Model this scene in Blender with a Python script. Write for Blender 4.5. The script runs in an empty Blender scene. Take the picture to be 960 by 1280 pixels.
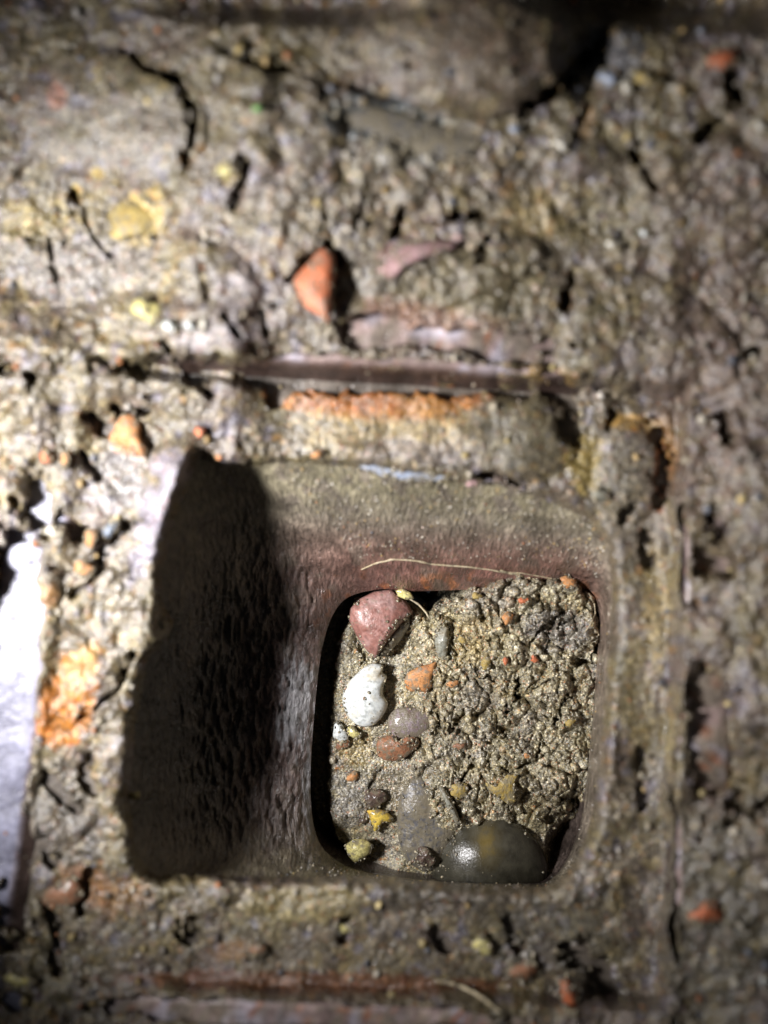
import bpy, math, random
import numpy as np
from mathutils import Vector
random.seed(7)
RNG = np.random.RandomState(11)
S = bpy.context.scene
COL = S.collection
# ------------------------------------------------------------------ scale
U = 0.00025          # one working unit is a quarter of a millimetre
HP = 1040.0          # camera height above the ledge plane, working units
def w3(u, v, z):     # working coordinates (u right, v down, z up) seen from the lens -> metres
    k = (HP - z) / HP
    return np.stack([(u - 480) * k * U, (640 - v) * k * U, z * U + 0 * u], -1)

# ------------------------------------------------------------------ camera, world, light, exposure
cam = bpy.data.cameras.new('camera'); cam_o = bpy.data.objects.new('camera', cam); COL.objects.link(cam_o)
cam_o.location = (0, 0, HP * U)
cam.sensor_fit = 'VERTICAL'; cam.sensor_height = 24; cam.lens = 24 * HP / 1280
cam.clip_start = 0.005; cam.clip_end = 20
cam.dof.use_dof = True; cam.dof.focus_distance = (HP + 290) * U; cam.dof.aperture_fstop = 2.2
cam.dof.aperture_blades = 0
S.camera = cam_o
wd = bpy.data.worlds.new('World'); S.world = wd; wd.use_nodes = True
wd.node_tree.nodes['Background'].inputs[0].default_value = (0.75, 0.85, 1.0, 1)
wd.node_tree.nodes['Background'].inputs[1].default_value = 0.022
LAMP = (-450, 700, 815); AIM = (365, 620, -60)
ld = bpy.data.lights.new('torch', 'SPOT'); lo = bpy.data.objects.new('torch', ld); COL.objects.link(lo)
def flat(u, v, z): return Vector(((u - 480) * U, (640 - v) * U, z * U))
lo.location = flat(*LAMP)
lo.rotation_euler = (flat(*AIM) - flat(*LAMP)).to_track_quat('-Z', 'Y').to_euler()
ld.energy = 12.2; ld.spot_size = math.radians(72); ld.spot_blend = 1.0; ld.shadow_soft_size = 0.027
ld.color = (1.0, 0.975, 0.985)
S.view_settings.view_transform = 'Standard'; S.view_settings.look = 'None'
S.view_settings.exposure = 0.0; S.view_settings.gamma = 1.0
S.render.engine = 'CYCLES'
S.cycles.use_denoising = True
S.cycles.max_bounces = 5; S.cycles.diffuse_bounces = 3; S.cycles.glossy_bounces = 2
S.cycles.sample_clamp_indirect = 4.0; S.cycles.sample_clamp_direct = 12.0
S.cycles.caustics_reflective = False; S.cycles.caustics_refractive = False

# ------------------------------------------------------------------ noise in numpy
TAB = [RNG.rand(256, 256) for _ in range(12)]
def vn(x, y, s=0):
    xi = np.floor(x).astype(int); yi = np.floor(y).astype(int)
    fx = x - xi; fy = y - yi
    fx = fx * fx * (3 - 2 * fx); fy = fy * fy * (3 - 2 * fy)
    T = TAB[s % 12]
    a = T[yi & 255, xi & 255]; b = T[yi & 255, (xi + 1) & 255]
    c = T[(yi + 1) & 255, xi & 255]; d = T[(yi + 1) & 255, (xi + 1) & 255]
    return (a + (b - a) * fx) * (1 - fy) + (c + (d - c) * fx) * fy
def fbm(x, y, s=0, n=4, g=.5):
    r = 0; a = 1; t = 0
    for i in range(n):
        r = r + a * vn(x * 2 ** i + 17.3 * i, y * 2 ** i + 5.1 * i, s + i); t += a; a *= g
    return r / t * 2 - 1
def worley(x, y, s=0):
    xi = np.floor(x).astype(int); yi = np.floor(y).astype(int)
    f1 = np.full(x.shape, 9.); f2 = np.full(x.shape, 9.); idv = np.zeros(x.shape)
    A, B, Cc = TAB[s % 12], TAB[(s + 1) % 12], TAB[(s + 2) % 12]
    for dy in (-1, 0, 1):
        for dx in (-1, 0, 1):
            cx = xi + dx; cy = yi + dy
            px = cx + A[cy & 255, cx & 255]; py = cy + B[cy & 255, cx & 255]
            d = np.hypot(px - x, py - y)
            n = d < f1
            f2 = np.where(n, f1, np.minimum(f2, d)); f1 = np.where(n, d, f1)
            idv = np.where(n, Cc[cy & 255, cx & 255], idv)
    return f1, f2, idv
def clods(u, v, size, s, sharp=.5):
    x = u / size; y = v / size
    x = x + .35 * fbm(x * 1.3, y * 1.3, s + 3, 3); y = y + .35 * fbm(x * 1.3 + 9, y * 1.3 + 4, s + 5, 3)
    f1, f2, i = worley(x, y, s)
    e = np.clip((f2 - f1) / sharp, 0, 1)
    return (e ** .6) * (.45 + .55 * i) + .12 * i     # rounded lumps with sharp creases, 0..~1
def sm(x, a, b):
    t = np.clip((x - a) / (b - a), 0, 1); return t * t * (3 - 2 * t)
def segd(u, v, pts, closed=False):
    d = np.full(np.shape(u), 1e9); n = len(pts)
    for i in range(n if closed else n - 1):
        ax, ay = pts[i]; bx, by = pts[(i + 1) % n]
        vx, vy = bx - ax, by - ay; L = vx * vx + vy * vy + 1e-9
        t = np.clip(((u - ax) * vx + (v - ay) * vy) / L, 0, 1)
        d = np.minimum(d, np.hypot(u - ax - t * vx, v - ay - t * vy))
    return d
def sdpoly(u, v, pts):
    d = segd(u, v, pts, True); ins = np.zeros(np.shape(u), bool); n = len(pts)
    for i in range(n):
        ax, ay = pts[i]; bx, by = pts[(i + 1) % n]
        if ay == by: continue
        c = ((ay > v) != (by > v)) & (u < (bx - ax) * (v - ay) / (by - ay) + ax)
        ins ^= c
    return np.where(ins, -d, d)
def crom(pts, n):                                    # closed Catmull-Rom
    P = np.array(pts, float); m = len(P); t = np.arange(n) / n * m
    i = np.floor(t).astype(int); f = (t - i)[:, None]
    a, b, c, d = P[(i - 1) % m], P[i % m], P[(i + 1) % m], P[(i + 2) % m]
    return .5 * (2 * b + (c - a) * f + (2 * a - 5 * b + 4 * c - d) * f ** 2 + (3 * b - a - 3 * c + d) * f ** 3)

# ------------------------------------------------------------------ mesh helpers
def mesh_np(name, co, faces4=None, faces3=None, col=None, mat=None, smooth=True, parent=None, loc=None):
    me = bpy.data.meshes.new(name)
    co = np.asarray(co, np.float32)
    if loc is not None: co = co - np.array(loc, np.float32)
    lv = []; st = []; tot = []
    k = 0
    for F, w in ((faces4, 4), (faces3, 3)):
        if F is None or len(F) == 0: continue
        F = np.asarray(F, np.int32); lv.append(F.ravel())
        st.append(k + np.arange(len(F)) * w); tot.append(np.full(len(F), w)); k += len(F) * w
    lv = np.concatenate(lv).astype(np.int32); st = np.concatenate(st).astype(np.int32)
    me.vertices.add(len(co)); me.vertices.foreach_set('co', co.ravel())
    me.loops.add(len(lv)); me.loops.foreach_set('vertex_index', lv)
    me.polygons.add(len(st)); me.polygons.foreach_set('loop_start', st)
    me.polygons.foreach_set('use_smooth', np.full(len(st), smooth))
    if col is not None:
        a = me.color_attributes.new('Col', 'FLOAT_COLOR', 'POINT')
        c = np.ones((len(co), 4), np.float32); c[:, :3] = col
        a.data.foreach_set('color', c.ravel())
    me.update(calc_edges=True); me.validate()
    if mat: me.materials.append(mat)
    o = bpy.data.objects.new(name, me); COL.objects.link(o)
    if loc is not None: o.location = loc
    if parent: o.parent = parent
    return o
def grid_faces(nu, nv, keep):
    ii = np.arange(nu * nv).reshape(nv, nu)
    F = np.stack([ii[:-1, :-1], ii[1:, :-1], ii[1:, 1:], ii[:-1, 1:]], -1)
    k = keep[:-1, :-1] & keep[1:, :-1] & keep[1:, 1:] & keep[:-1, 1:]
    return F[k]
def compact(co, F, col):
    used = np.unique(F); m = np.full(len(co), -1, np.int64); m[used] = np.arange(len(used))
    return co[used], m[F], (col[used] if col is not None else None)
def loft(loops, closed_end=False):
    n = len(loops[0]); L = len(loops)
    co = np.concatenate(loops); F = []
    for k in range(L - 1):
        i = np.arange(n); j = (i + 1) % n
        F.append(np.stack([k * n + i, (k + 1) * n + i, (k + 1) * n + j, k * n + j], -1))
    return co, np.concatenate(F)
def tag(o, label=None, cat=None, group=None, kind=None):
    if label: o['label'] = label
    if cat: o['category'] = cat
    if group: o['group'] = group
    if kind: o['kind'] = kind
    return o

# ------------------------------------------------------------------ materials
def nt(name):
    m = bpy.data.materials.new(name); m.use_nodes = True
    t = m.node_tree; b = t.nodes['Principled BSDF']
    def N(ty, **k):
        n = t.nodes.new(ty)
        for a, val in k.items(): setattr(n, a, val)
        return n
    return m, t, b, N, t.links.new
def ramp(N, stops, interp='LINEAR'):
    r = N('ShaderNodeValToRGB'); c = r.color_ramp; c.interpolation = interp
    while len(c.elements) < len(stops): c.elements.new(.5)
    for e, (p, q) in zip(c.elements, stops):
        e.position = p; e.color = (*q, 1) if len(q) == 3 else q
    return r
def g3(x): return (x, x, x)
def mat_mud(name, rough=(.28, .7), grain=1150, bump=.9, sparkle=.5, gstr=.75, dist=.00035, coat=0.):
    m, t, b, N, L = nt(name)
    tc = N('ShaderNodeTexCoord'); at = N('ShaderNodeAttribute', attribute_name='Col')
    # sand grains, each cell its own colour
    v = N('ShaderNodeTexVoronoi'); v.inputs['Scale'].default_value = grain; L(tc.outputs['Object'], v.inputs['Vector'])
    sp = N('ShaderNodeSeparateColor'); L(v.outputs['Color'], sp.inputs[0])
    r = ramp(N, [(0, (.16, .14, .12)), (.12, (.42, .37, .32)), (.3, (.85, .80, .72)), (.48, (1.15, 1.1, 1.0)), (.62, (.95, .90, .75)),
                 (.72, (1.5, 1.42, 1.3)), (.80, (1.25, 1.0, .62)), (.86, (.75, .80, .95)), (.91, (2.6, 2.5, 2.3)), (.97, (1.35, .62, .38))], 'CONSTANT')
    L(sp.outputs[0], r.inputs[0])
    mx = N('ShaderNodeMix', data_type='RGBA', blend_type='MULTIPLY'); mx.inputs[0].default_value = gstr
    L(at.outputs['Color'], mx.inputs[6]); L(r.outputs[0], mx.inputs[7])
    n1 = N('ShaderNodeTexNoise'); n1.inputs['Scale'].default_value = 210; n1.inputs['Detail'].default_value = 8; n1.inputs['Roughness'].default_value = .65
    L(tc.outputs['Object'], n1.inputs['Vector'])
    r1 = ramp(N, [(.3, g3(.5)), (.5, g3(1.)), (.7, g3(1.45))]); L(n1.outputs[0], r1.inputs[0])
    mx2 = N('ShaderNodeMix', data_type='RGBA', blend_type='MULTIPLY'); mx2.inputs[0].default_value = 1
    L(mx.outputs[2], mx2.inputs[6]); L(r1.outputs[0], mx2.inputs[7])
    L(mx2.outputs[2], b.inputs['Base Color'])
    mr = N('ShaderNodeMapRange'); mr.inputs[1].default_value = .35; mr.inputs[2].default_value = .65
    mr.inputs[3].default_value = rough[0]; mr.inputs[4].default_value = rough[1]; L(n1.outputs[0], mr.inputs[0])
    L(mr.outputs[0], b.inputs['Roughness'])
    b.inputs['Specular IOR Level'].default_value = sparkle
    b.inputs['Coat Weight'].default_value = coat; b.inputs['Coat Roughness'].default_value = .15
    n2 = N('ShaderNodeTexNoise'); n2.inputs['Scale'].default_value = grain * .8; n2.inputs['Detail'].default_value = 4
    L(tc.outputs['Object'], n2.inputs['Vector'])
    bp = N('ShaderNodeBump'); bp.inputs['Strength'].default_value = bump; bp.inputs['Distance'].default_value = dist
    L(n2.outputs[0], bp.inputs['Height'])
    bp2 = N('ShaderNodeBump', invert=True); bp2.inputs['Strength'].default_value = bump * .8; bp2.inputs['Distance'].default_value = dist
    L(v.outputs['Distance'], bp2.inputs['Height']); L(bp.outputs[0], bp2.inputs['Normal'])
    bp3 = N('ShaderNodeBump'); bp3.inputs['Strength'].default_value = bump; bp3.inputs['Distance'].default_value = dist * 4
    L(n1.outputs[0], bp3.inputs['Height']); L(bp2.outputs[0], bp3.inputs['Normal'])
    L(bp3.outputs[0], b.inputs['Normal']); L(bp3.outputs[0], b.inputs['Coat Normal'])
    return m
def mat_clay(name, c1=(.10, .062, .055), c2=(.17, .075, .05), streak=0., rough=.38, bump=.35, fine=900, spec=.6, dist=.0006, con=.6):
    m, t, b, N, L = nt(name)
    tc = N('ShaderNodeTexCoord'); at = N('ShaderNodeAttribute', attribute_name='Col')
    mp = N('ShaderNodeMapping'); L(tc.outputs['Object'], mp.inputs['Vector'])
    mp.inputs['Scale'].default_value = (1, .30, .22) if streak else (1, 1, 1)
    n = N('ShaderNodeTexNoise'); n.inputs['Scale'].default_value = fine; n.inputs['Detail'].default_value = 5; n.inputs['Roughness'].default_value = .6
    L(mp.outputs[0], n.inputs['Vector'])
    n1 = N('ShaderNodeTexNoise'); n1.inputs['Scale'].default_value = 90; n1.inputs['Detail'].default_value = 6; L(tc.outputs['Object'], n1.inputs['Vector'])
    r1 = ramp(N, [(.32, g3(.55)), (.55, g3(1.)), (.72, g3(1.5))]); L(n1.outputs[0], r1.inputs[0])
    r2 = ramp(N, [(.3, g3(.45)), (.5, g3(1.)), (.68, g3(1.7))]); L(n.outputs[0], r2.inputs[0])
    mx = N('ShaderNodeMix', data_type='RGBA', blend_type='MULTIPLY'); mx.inputs[0].default_value = 1
    L(at.outputs['Color'], mx.inputs[6]); L(r1.outputs[0], mx.inputs[7])
    mx2 = N('ShaderNodeMix', data_type='RGBA', blend_type='MULTIPLY'); mx2.inputs[0].default_value = con
    L(mx.outputs[2], mx2.inputs[6]); L(r2.outputs[0], mx2.inputs[7]); L(mx2.outputs[2], b.inputs['Base Color'])
    mr = N('ShaderNodeMapRange'); mr.inputs[1].default_value = .3; mr.inputs[2].default_value = .7
    mr.inputs[3].default_value = rough - .1; mr.inputs[4].default_value = rough + .2; L(n1.outputs[0], mr.inputs[0]); L(mr.outputs[0], b.inputs['Roughness'])
    b.inputs['Specular IOR Level'].default_value = spec
    bp = N('ShaderNodeBump'); bp.inputs['Strength'].default_value = bump; bp.inputs['Distance'].default_value = dist
    L(n.outputs[0], bp.inputs['Height'])
    vp = N('ShaderNodeTexVoronoi'); vp.inputs['Scale'].default_value = 420; vp.inputs['Randomness'].default_value = 1; L(tc.outputs['Object'], vp.inputs['Vector'])
    rp = ramp(N, [(.0, g3(0)), (.28, g3(1))]); L(vp.outputs['Distance'], rp.inputs[0])
    bq = N('ShaderNodeBump'); bq.inputs['Strength'].default_value = .5; bq.inputs['Distance'].default_value = .0008
    L(rp.outputs[0], bq.inputs['Height']); L(bp.outputs[0], bq.inputs['Normal'])
    br = N('ShaderNodeBump'); br.inputs['Strength'].default_value = .6; br.inputs['Distance'].default_value = .0025
    L(n1.outputs[0], br.inputs['Height']); L(bq.outputs[0], br.inputs['Normal']); L(br.outputs[0], b.inputs['Normal']); L(br.outputs[0], b.inputs['Coat Normal'])
    b.inputs['Coat Weight'].default_value = .6 if streak else .2; b.inputs['Coat Roughness'].default_value = .14
    return m
def mat_stone(name, cols, scale=300, rough=.35, bump=.4, coat=.0, spec=.5, sss=0, dirt=(.0, .85)):
    m, t, b, N, L = nt(name)
    tc = N('ShaderNodeTexCoord')
    n = N('ShaderNodeTexNoise'); n.inputs['Scale'].default_value = scale; n.inputs['Detail'].default_value = 7; n.inputs['Roughness'].default_value = .65
    n.inputs['Distortion'].default_value = .4
    L(tc.outputs['Object'], n.inputs['Vector'])
    k = len(cols); r = ramp(N, [(.32 + .36 * i / max(1, k - 1), c) for i, c in enumerate(cols)]); L(n.outputs[0], r.inputs[0])
    n2 = N('ShaderNodeTexNoise'); n2.inputs['Scale'].default_value = scale * 6; n2.inputs['Detail'].default_value = 4; L(tc.outputs['Object'], n2.inputs['Vector'])
    r2 = ramp(N, [(.33, g3(.6)), (.5, g3(1.)), (.7, g3(1.25))]); L(n2.outputs[0], r2.inputs[0])
    mx = N('ShaderNodeMix', data_type='RGBA', blend_type='MULTIPLY'); mx.inputs[0].default_value = .8
    L(r.outputs[0], mx.inputs[6]); L(r2.outputs[0], mx.inputs[7])
    nd = N('ShaderNodeTexNoise'); nd.inputs['Scale'].default_value = 420; nd.inputs['Detail'].default_value = 9; nd.inputs['Roughness'].default_value = .75; L(tc.outputs['Object'], nd.inputs['Vector'])
    rd = ramp(N, [(.50 + dirt[0], g3(0)), (.56 + dirt[0], g3(dirt[1]))]); L(nd.outputs[0], rd.inputs[0])
    md = N('ShaderNodeMix', data_type='RGBA'); L(rd.outputs[0], md.inputs[0]); L(mx.outputs[2], md.inputs[6]); md.inputs[7].default_value = (.19, .165, .115, 1)
    L(md.outputs[2], b.inputs['Base Color'])
    b.inputs['Roughness'].default_value = rough; b.inputs['Specular IOR Level'].default_value = spec
    b.inputs['Coat Weight'].default_value = coat; b.inputs['Coat Roughness'].default_value = .12
    if sss:
        b.inputs['Subsurface Weight'].default_value = sss; b.inputs['Subsurface Radius'].default_value = (.002, .0018, .0015); b.inputs['Subsurface Scale'].default_value = 1
    bp = N('ShaderNodeBump'); bp.inputs['Strength'].default_value = bump; bp.inputs['Distance'].default_value = .0005
    L(n2.outputs[0], bp.inputs['Height']); L(bp.outputs[0], b.inputs['Normal'])
    return m

MUD = mat_mud('mud', bump=.65, gstr=.6, rough=(.16, .5), sparkle=.8, coat=.25)
SILT = mat_mud('silt', rough=(.1, .36), grain=1500, bump=.9, sparkle=.9, dist=.0003, gstr=.7, coat=.4)
CLAY_WALL = mat_clay('glazed_clay_wall', streak=1, rough=.3, bump=1.0, fine=1000, dist=.0016, con=.95)
CLAY_RIM = mat_clay('clay_rim', rough=.4, bump=.45, fine=500)
# ------------------------------------------------------------------ outlines in working units
RIMQ = [(112, 438), (862, 480), (838, 1262), (-4, 1236)]          # inner edge of the raised rim
HOLE = [(236, 590), (241, 572), (252, 566), (262, 570), (270, 578), (300, 577), (330, 577), (360, 575), (395, 579), (430, 581), (470, 584), (520, 592),
        (575, 598), (615, 600), (660, 612), (705, 628), (742, 648), (764, 680), (770, 730), (767, 800), (760, 880), (754, 960), (746, 1020), (732, 1066),
        (712, 1094), (685, 1112), (640, 1116), (560, 1110), (490, 1103), (440, 1100), (390, 1102), (330, 1103), (280, 1098), (235, 1098), (205, 1100), (180, 1093),
        (166, 1065), (157, 1010), (160, 950), (166, 900), (170, 865), (180, 830), (190, 808), (206, 792), (212, 776), (203, 765), (197, 745), (199, 705),
        (210, 665), (222, 628)]
def convex_sd(u, v, q):                                             # outside > 0
    d = np.full(np.shape(u), -1e9); n = len(q)
    for i in range(n):
        ax, ay = q[i]; bx, by = q[(i + 1) % n]; L = math.hypot(bx - ax, by - ay)
        d = np.maximum(d, ((u - ax) * (by - ay) - (v - ay) * (bx - ax)) / L)
    return d
RIMH, LEDGE = 46., -14.
def rimh(u): return -4 + 50 * sm(u, 70, 320)
def rim_profile(sd, u):                                                # ledge, slope, flat rim, then down behind it
    return LEDGE + (rimh(u) - LEDGE) * sm(sd, -22, 6) - 70 * sm(sd, 66, 84)

# ------------------------------------------------------------------ ground and mud sheet
def axis(a, b, lo_, hi_, step):
    mid = np.arange(a, b + step, step); g = step * 1.18 ** np.arange(1, 60); c = np.cumsum(g)
    r = mid[-1] + c; l = mid[0] - c
    return np.concatenate([l[l > lo_][::-1], mid, r[r < hi_]])
us = axis(-14, 974, -1500, 2500, 1.9); vs = axis(-14, 1294, -1500, 2900, 1.9)
Ug, Vg = np.meshgrid(us, vs)
wu = Ug + 9 * fbm(Ug / 40, Vg / 40, 1, 4); wv = Vg + 9 * fbm(Ug / 40 + 7, Vg / 40, 4, 4)
sdr = convex_sd(wu, wv, RIMQ)
sdh = sdpoly(Ug, Vg, HOLE) + 3.2 * fbm(Ug / 9, Vg / 9, 2, 3) + 1.8 * fbm(Ug / 30, Vg / 30, 6, 2)
def el(u, v, cu, cv, ru, rv, a=0):
    c, s = math.cos(math.radians(a)), math.sin(math.radians(a))
    x = (u - cu) * c + (v - cv) * s; y = -(u - cu) * s + (v - cv) * c
    return np.hypot(x / ru, y / rv)
outer = sm(sdr, 10, 60)
base = rim_profile(np.minimum(sdr, 60), Ug)
cover = 13 + 9 * fbm(Ug / 90, Vg / 90, 5, 3) + 34 * (1 - sm(Ug, 285, 350)) * sm(900 - abs(Vg - 455) * 9, 0, 800) + 7 * sm(Ug, 800, 840)
# the ground climbs away from the gully
base = base + outer * (10 + 62 * sm(430 - Vg, 0, 430) + 30 * sm(Ug, 850, 1000) + 22 * sm(Vg, 1240, 1330))
# where the clay shows through
expo = 0
for (cu, cv, ru, rv, a, s) in [(560, 425, 150, 17, 3, .6), (470, 412, 50, 26, 0, .7), (640, 444, 60, 12, 4, .6), (520, 464, 175, 14, 3, 1.0), (4, 880, 40, 235, 6, 1.15), (45, 640, 22, 60, 4, .45),
                               (856, 690, 7, 80, 0, .55), (845, 1090, 6, 160, 0, .55), (892, 930, 40, 105, -6, .7), (890, 705, 35, 30, -30, .5),
                               (380, 1266, 235, 16, 2, 1.), (450, 470, 330, 22, 2, .8), (750, 870, 9, 130, 2, .0), (20, 1100, 25, 90, 6, .6)]:
    expo = np.maximum(expo, s * np.clip(1.25 - el(wu, wv, cu, cv, ru, rv, a), 0, 1))
cl = clods(Ug, Vg, 70, 0, .6) * 9 + (clods(Ug, Vg, 27, 3, .8) * 5 + clods(Ug, Vg, 11, 6, .9) * 2.6) * sm(fbm(Ug / 70, Vg / 70, 9, 3), -.15, .3) + 12 * fbm(Ug / 40, Vg / 40, 6, 5, .55) + 5
fine = 2.0 * fbm(Ug / 7, Vg / 7, 8, 3)
smooth_l = np.clip(1.2 - el(wu, wv, 140, 145, 112, 78, 10), 0, 1)    # flat cake of mud, upper left
smooth_l = np.maximum(smooth_l, .9 * np.clip(1.3 - el(wu, wv, 640, 545, 75, 48, 10), 0, 1))
smooth_l = np.maximum(smooth_l, .9 * np.clip(1.3 - el(wu, wv, 785, 590, 38, 62, 0), 0, 1))
smooth_l = np.maximum(smooth_l, .8 * np.clip(1.3 - el(wu, wv, 590, 60, 130, 90, 0), 0, 1))
smooth_l = np.maximum(smooth_l, .9 * np.clip(1.3 - el(wu, wv, 470, 515, 170, 38, 3), 0, 1))
smooth_l = np.maximum(smooth_l, .8 * np.clip(1.3 - el(wu, wv, 808, 880, 34, 330, 0), 0, 1)); smooth_l = np.maximum(smooth_l, .6 * np.clip(1.3 - el(wu, wv, 480, 1180, 330, 50, 0), 0, 1))
rough_amt = 1 - .72 * sm(smooth_l, 0, .3)
z = base + cover + (cl - 9) * .74 * rough_amt + fine * (.35 + .65 * rough_amt)
for (cu, cv, ru, rv, a, h) in [(140, 145, 115, 80, 10, 16), (590, 50, 135, 95, 0, 42), (640, 545, 78, 50, 10, 13), (785, 590, 38, 62, 0, 12), (230, 360, 90, 60, 0, 10),
                               (800, 420, 120, 70, 20, 14), (880, 250, 90, 80, 0, 14), (350, 170, 80, 100, 0, 12), (560, 330, 110, 50, -10, 12)]:
    z = z + h * np.sqrt(np.clip(1.15 - el(wu, wv, cu, cv, ru, rv, a) ** 2, 0, 1.15))
z = z - 22 * sm(1.3 - el(Ug, Vg, 206, 776, 16, 24), 0, .8)
for (cu, cv, ru, rv, h) in [(870, -10, 200, 50, 95), (360, 5, 170, 26, 55), (735, 70, 40, 60, 45), (480, 150, 90, 22, 14)]:
    z = z - h * sm(1.2 - el(wu, wv, cu, cv, ru, rv), 0, .9)
expo = expo + .3 * fbm(Ug / 16, Vg / 16, 3, 3) * (expo > 0)
z = np.where(expo > .02, np.maximum(z - 45 * sm(expo, .1, .5), np.minimum(z, rim_profile(sdr, Ug) - 5)), z)
CR = [([(158, 62), (185, 84), (222, 100), (240, 130), (243, 165), (235, 205)], 6, 42), ([(308, 205), (298, 235), (290, 258)], 6, 36), ([(92, 245), (93, 262)], 6, 26),
      ([(103, 262), (118, 298), (142, 322)], 3, 20), ([(202, 432), (225, 450), (246, 480), (264, 494)], 5, 38), ([(338, 478), (349, 499), (362, 482)], 9, 60), ([(318,462),(336,480)],4,30),
      ([(112, 520), (124, 537), (143, 530), (150, 514), (186, 511)], 7, 55), ([(38, 484), (43, 468)], 6, 30), ([(0, 463), (8, 466)], 6, 30), ([(84, 652), (101, 668)], 8, 50),
      ([(120, 712), (128, 690), (158, 655)], 6, 50), ([(92, 745), (122, 716)], 4, 30), ([(690, 488), (716, 512), (712, 548)], 10, 62), ([(818, 535), (829, 572), (825, 625)], 8, 62),
      ([(765, 522), (760, 536)], 5, 30), ([(905, 528), (909, 556)], 9, 45), ([(598, 594), (625, 594), (658, 606)], 5, 40), ([(778, 650), (792, 632)], 5, 26), ([(878, 172), (900, 150)], 6, 36),
      ([(917, 105), (923, 128)], 9, 40), ([(362, 348), (384, 322), (408, 303), (424, 328)], 5, 34), ([(500, 268), (494, 292)], 6, 30), ([(455, 250), (452, 275), (440, 292)], 4, 26),
      ([(928, 442), (945, 432)], 10, 40), ([(716, 350), (706, 384)], 7, 32), ([(590, 420), (640, 428)], 4, 16), ([(60, 972), (84, 998), (96, 1008)], 7, 46), ([(52, 1058), (68, 1078)], 9, 40),
      ([(55, 1120), (70, 1160), (74, 1215)], 5, 40), ([(100, 1140), (108, 1090)], 6, 44), ([(112, 950), (104, 975), (118, 990)], 6, 36), ([(100, 900), (125, 880), (150, 862), (156, 838), (168, 818)], 3, 26),
      ([(8, 1240), (22, 1256)], 11, 50), ([(722, 1190), (748, 1214), (764, 1238)], 13, 70), ([(638, 1158), (648, 1186)], 7, 40), ([(800, 945), (806, 1010)], 6, 30), ([(230, 1155), (236, 1175)], 9, 40),
      ([(430, 1150), (428, 1170)], 8, 34), ([(545, 1165), (560, 1185)], 8, 36), ([(105, 570), (122, 600)], 5, 32), ([(945, 1020), (958, 1000)], 8, 40), ([(803, 680), (812, 700)], 9, 44),
      ([(893, 660), (902, 668)], 9, 38), ([(690, 735), (695, 760)], 1, 1), ([(330, 390), (336, 420)], 3, 20), ([(250, 330), (262, 372)], 3, 22), ([(560, 270), (600, 268)], 7, 34), ([(610, 300), (600, 325)], 6, 30),
      ([(860, 740), (868, 760)], 7, 32), ([(700, 200), (735, 130)], 4, 20), ([(820, 235), (790, 180)], 5, 24), ([(745, 60), (700, 110), (655, 140)], 9, 40), ([(275, 60), (330, 85), (400, 95), (412, 135)], 4, 28),
      ([(280, 390), (300, 420), (320, 440)], 3, 20), ([(60, 300), (70, 350)], 3, 20), ([(505, 130), (440, 110)], 4, 18)]
n_c = fbm(Ug / 10, Vg / 10, 2, 3); n_d = fbm(Ug / 13 + 30, Vg / 13, 4, 3)
for pts, wd_, dp in CR:
    d = segd(wu * .6 + Ug * .4 + 5 * n_c, wv * .6 + Vg * .4 + 5 * n_d, pts)
    wd_ = wd_ * (1. + 1.1 * n_d)
    z = z - dp * np.clip(.85 + 1.5 * n_c, .1, 1.3) * (1 - sm(d / np.maximum(wd_, .6), .2, 1.5))
# rounded edge into the shaft
e = np.clip(sdh / 15, 0, 1)
z = z - 24 * (1 - np.sqrt(np.clip(1 - (1 - e) ** 2, 0, 1))) - 26 * sm(-sdh, 0, 5)
near = sm(28 - sdh, 0, 28) * (1 - .9 * np.clip(1.6 - el(Ug, Vg, 222, 610, 40, 75, 20), 0, 1))
z = z + 40 * sm(1.3 - el(Ug, Vg, 216, 604, 34, 66, 18), 0, 1.1) * sm(sdh, 0, 12)
z = np.where(sdh < 30, z - near * np.clip(z - 22, 0, 99) * .6, z)
TOPZ = z.copy()
# colours: soil tones place by place, with lilac torchlight and groove shade painted in
c = np.zeros(Ug.shape + (3,)); c[:] = (.235, .20, .145)
def tint(mask, colr): 
    global c
    m = np.clip(mask, 0, 1)[..., None]; c = c * (1 - m) + np.array(colr) * m
n1 = fbm(Ug / 55, Vg / 55, 3, 4); n2 = fbm(Ug / 24 + 3, Vg / 24, 7, 4); n3 = fbm(Ug / 11, Vg / 11 + 8, 9, 3)
tint(sm(n1, .0, .5) * .7, (.225, .195, .10)); tint(sm(-n1, .05, .5) * .7, (.21, .165, .155)); tint(sm(n2, .15, .6) * .75, (.34, .28, .14)); tint(sm(-n2, .2, .6) * .6, (.13, .105, .085))
tint(sm(n3, .3, .7) * .75, (.42, .34, .17)); tint(sm(-n3, .3, .7) * .5, (.09, .08, .075))
tint(sm(fbm(Ug / 14 + 40, Vg / 14, 2, 3), .42, .7) * .6, (.46, .25, .07)); tint(sm(fbm(Ug / 16 + 80, Vg / 16, 5, 3), .28, .6) * .7, (.27, .26, .34))  # the second tint paints lavender glints into the mud
def blob(cu, cv, ru, rv, a, colr, s=1., edge=.35, nz=.55):
    d = el(Ug, Vg, cu, cv, ru, rv, a) + nz * n3 * .8 + nz * .4 * n2
    tint(s * sm(1.05 - d, 0, edge), colr)
YEL = (.50, .38, .11); ORG = (.52, .20, .045); RST = (.40, .13, .03); PNK = (.38, .22, .21); LIL = (.31, .29, .36); BLU = (.17, .20, .26)
c = c * .8
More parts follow.
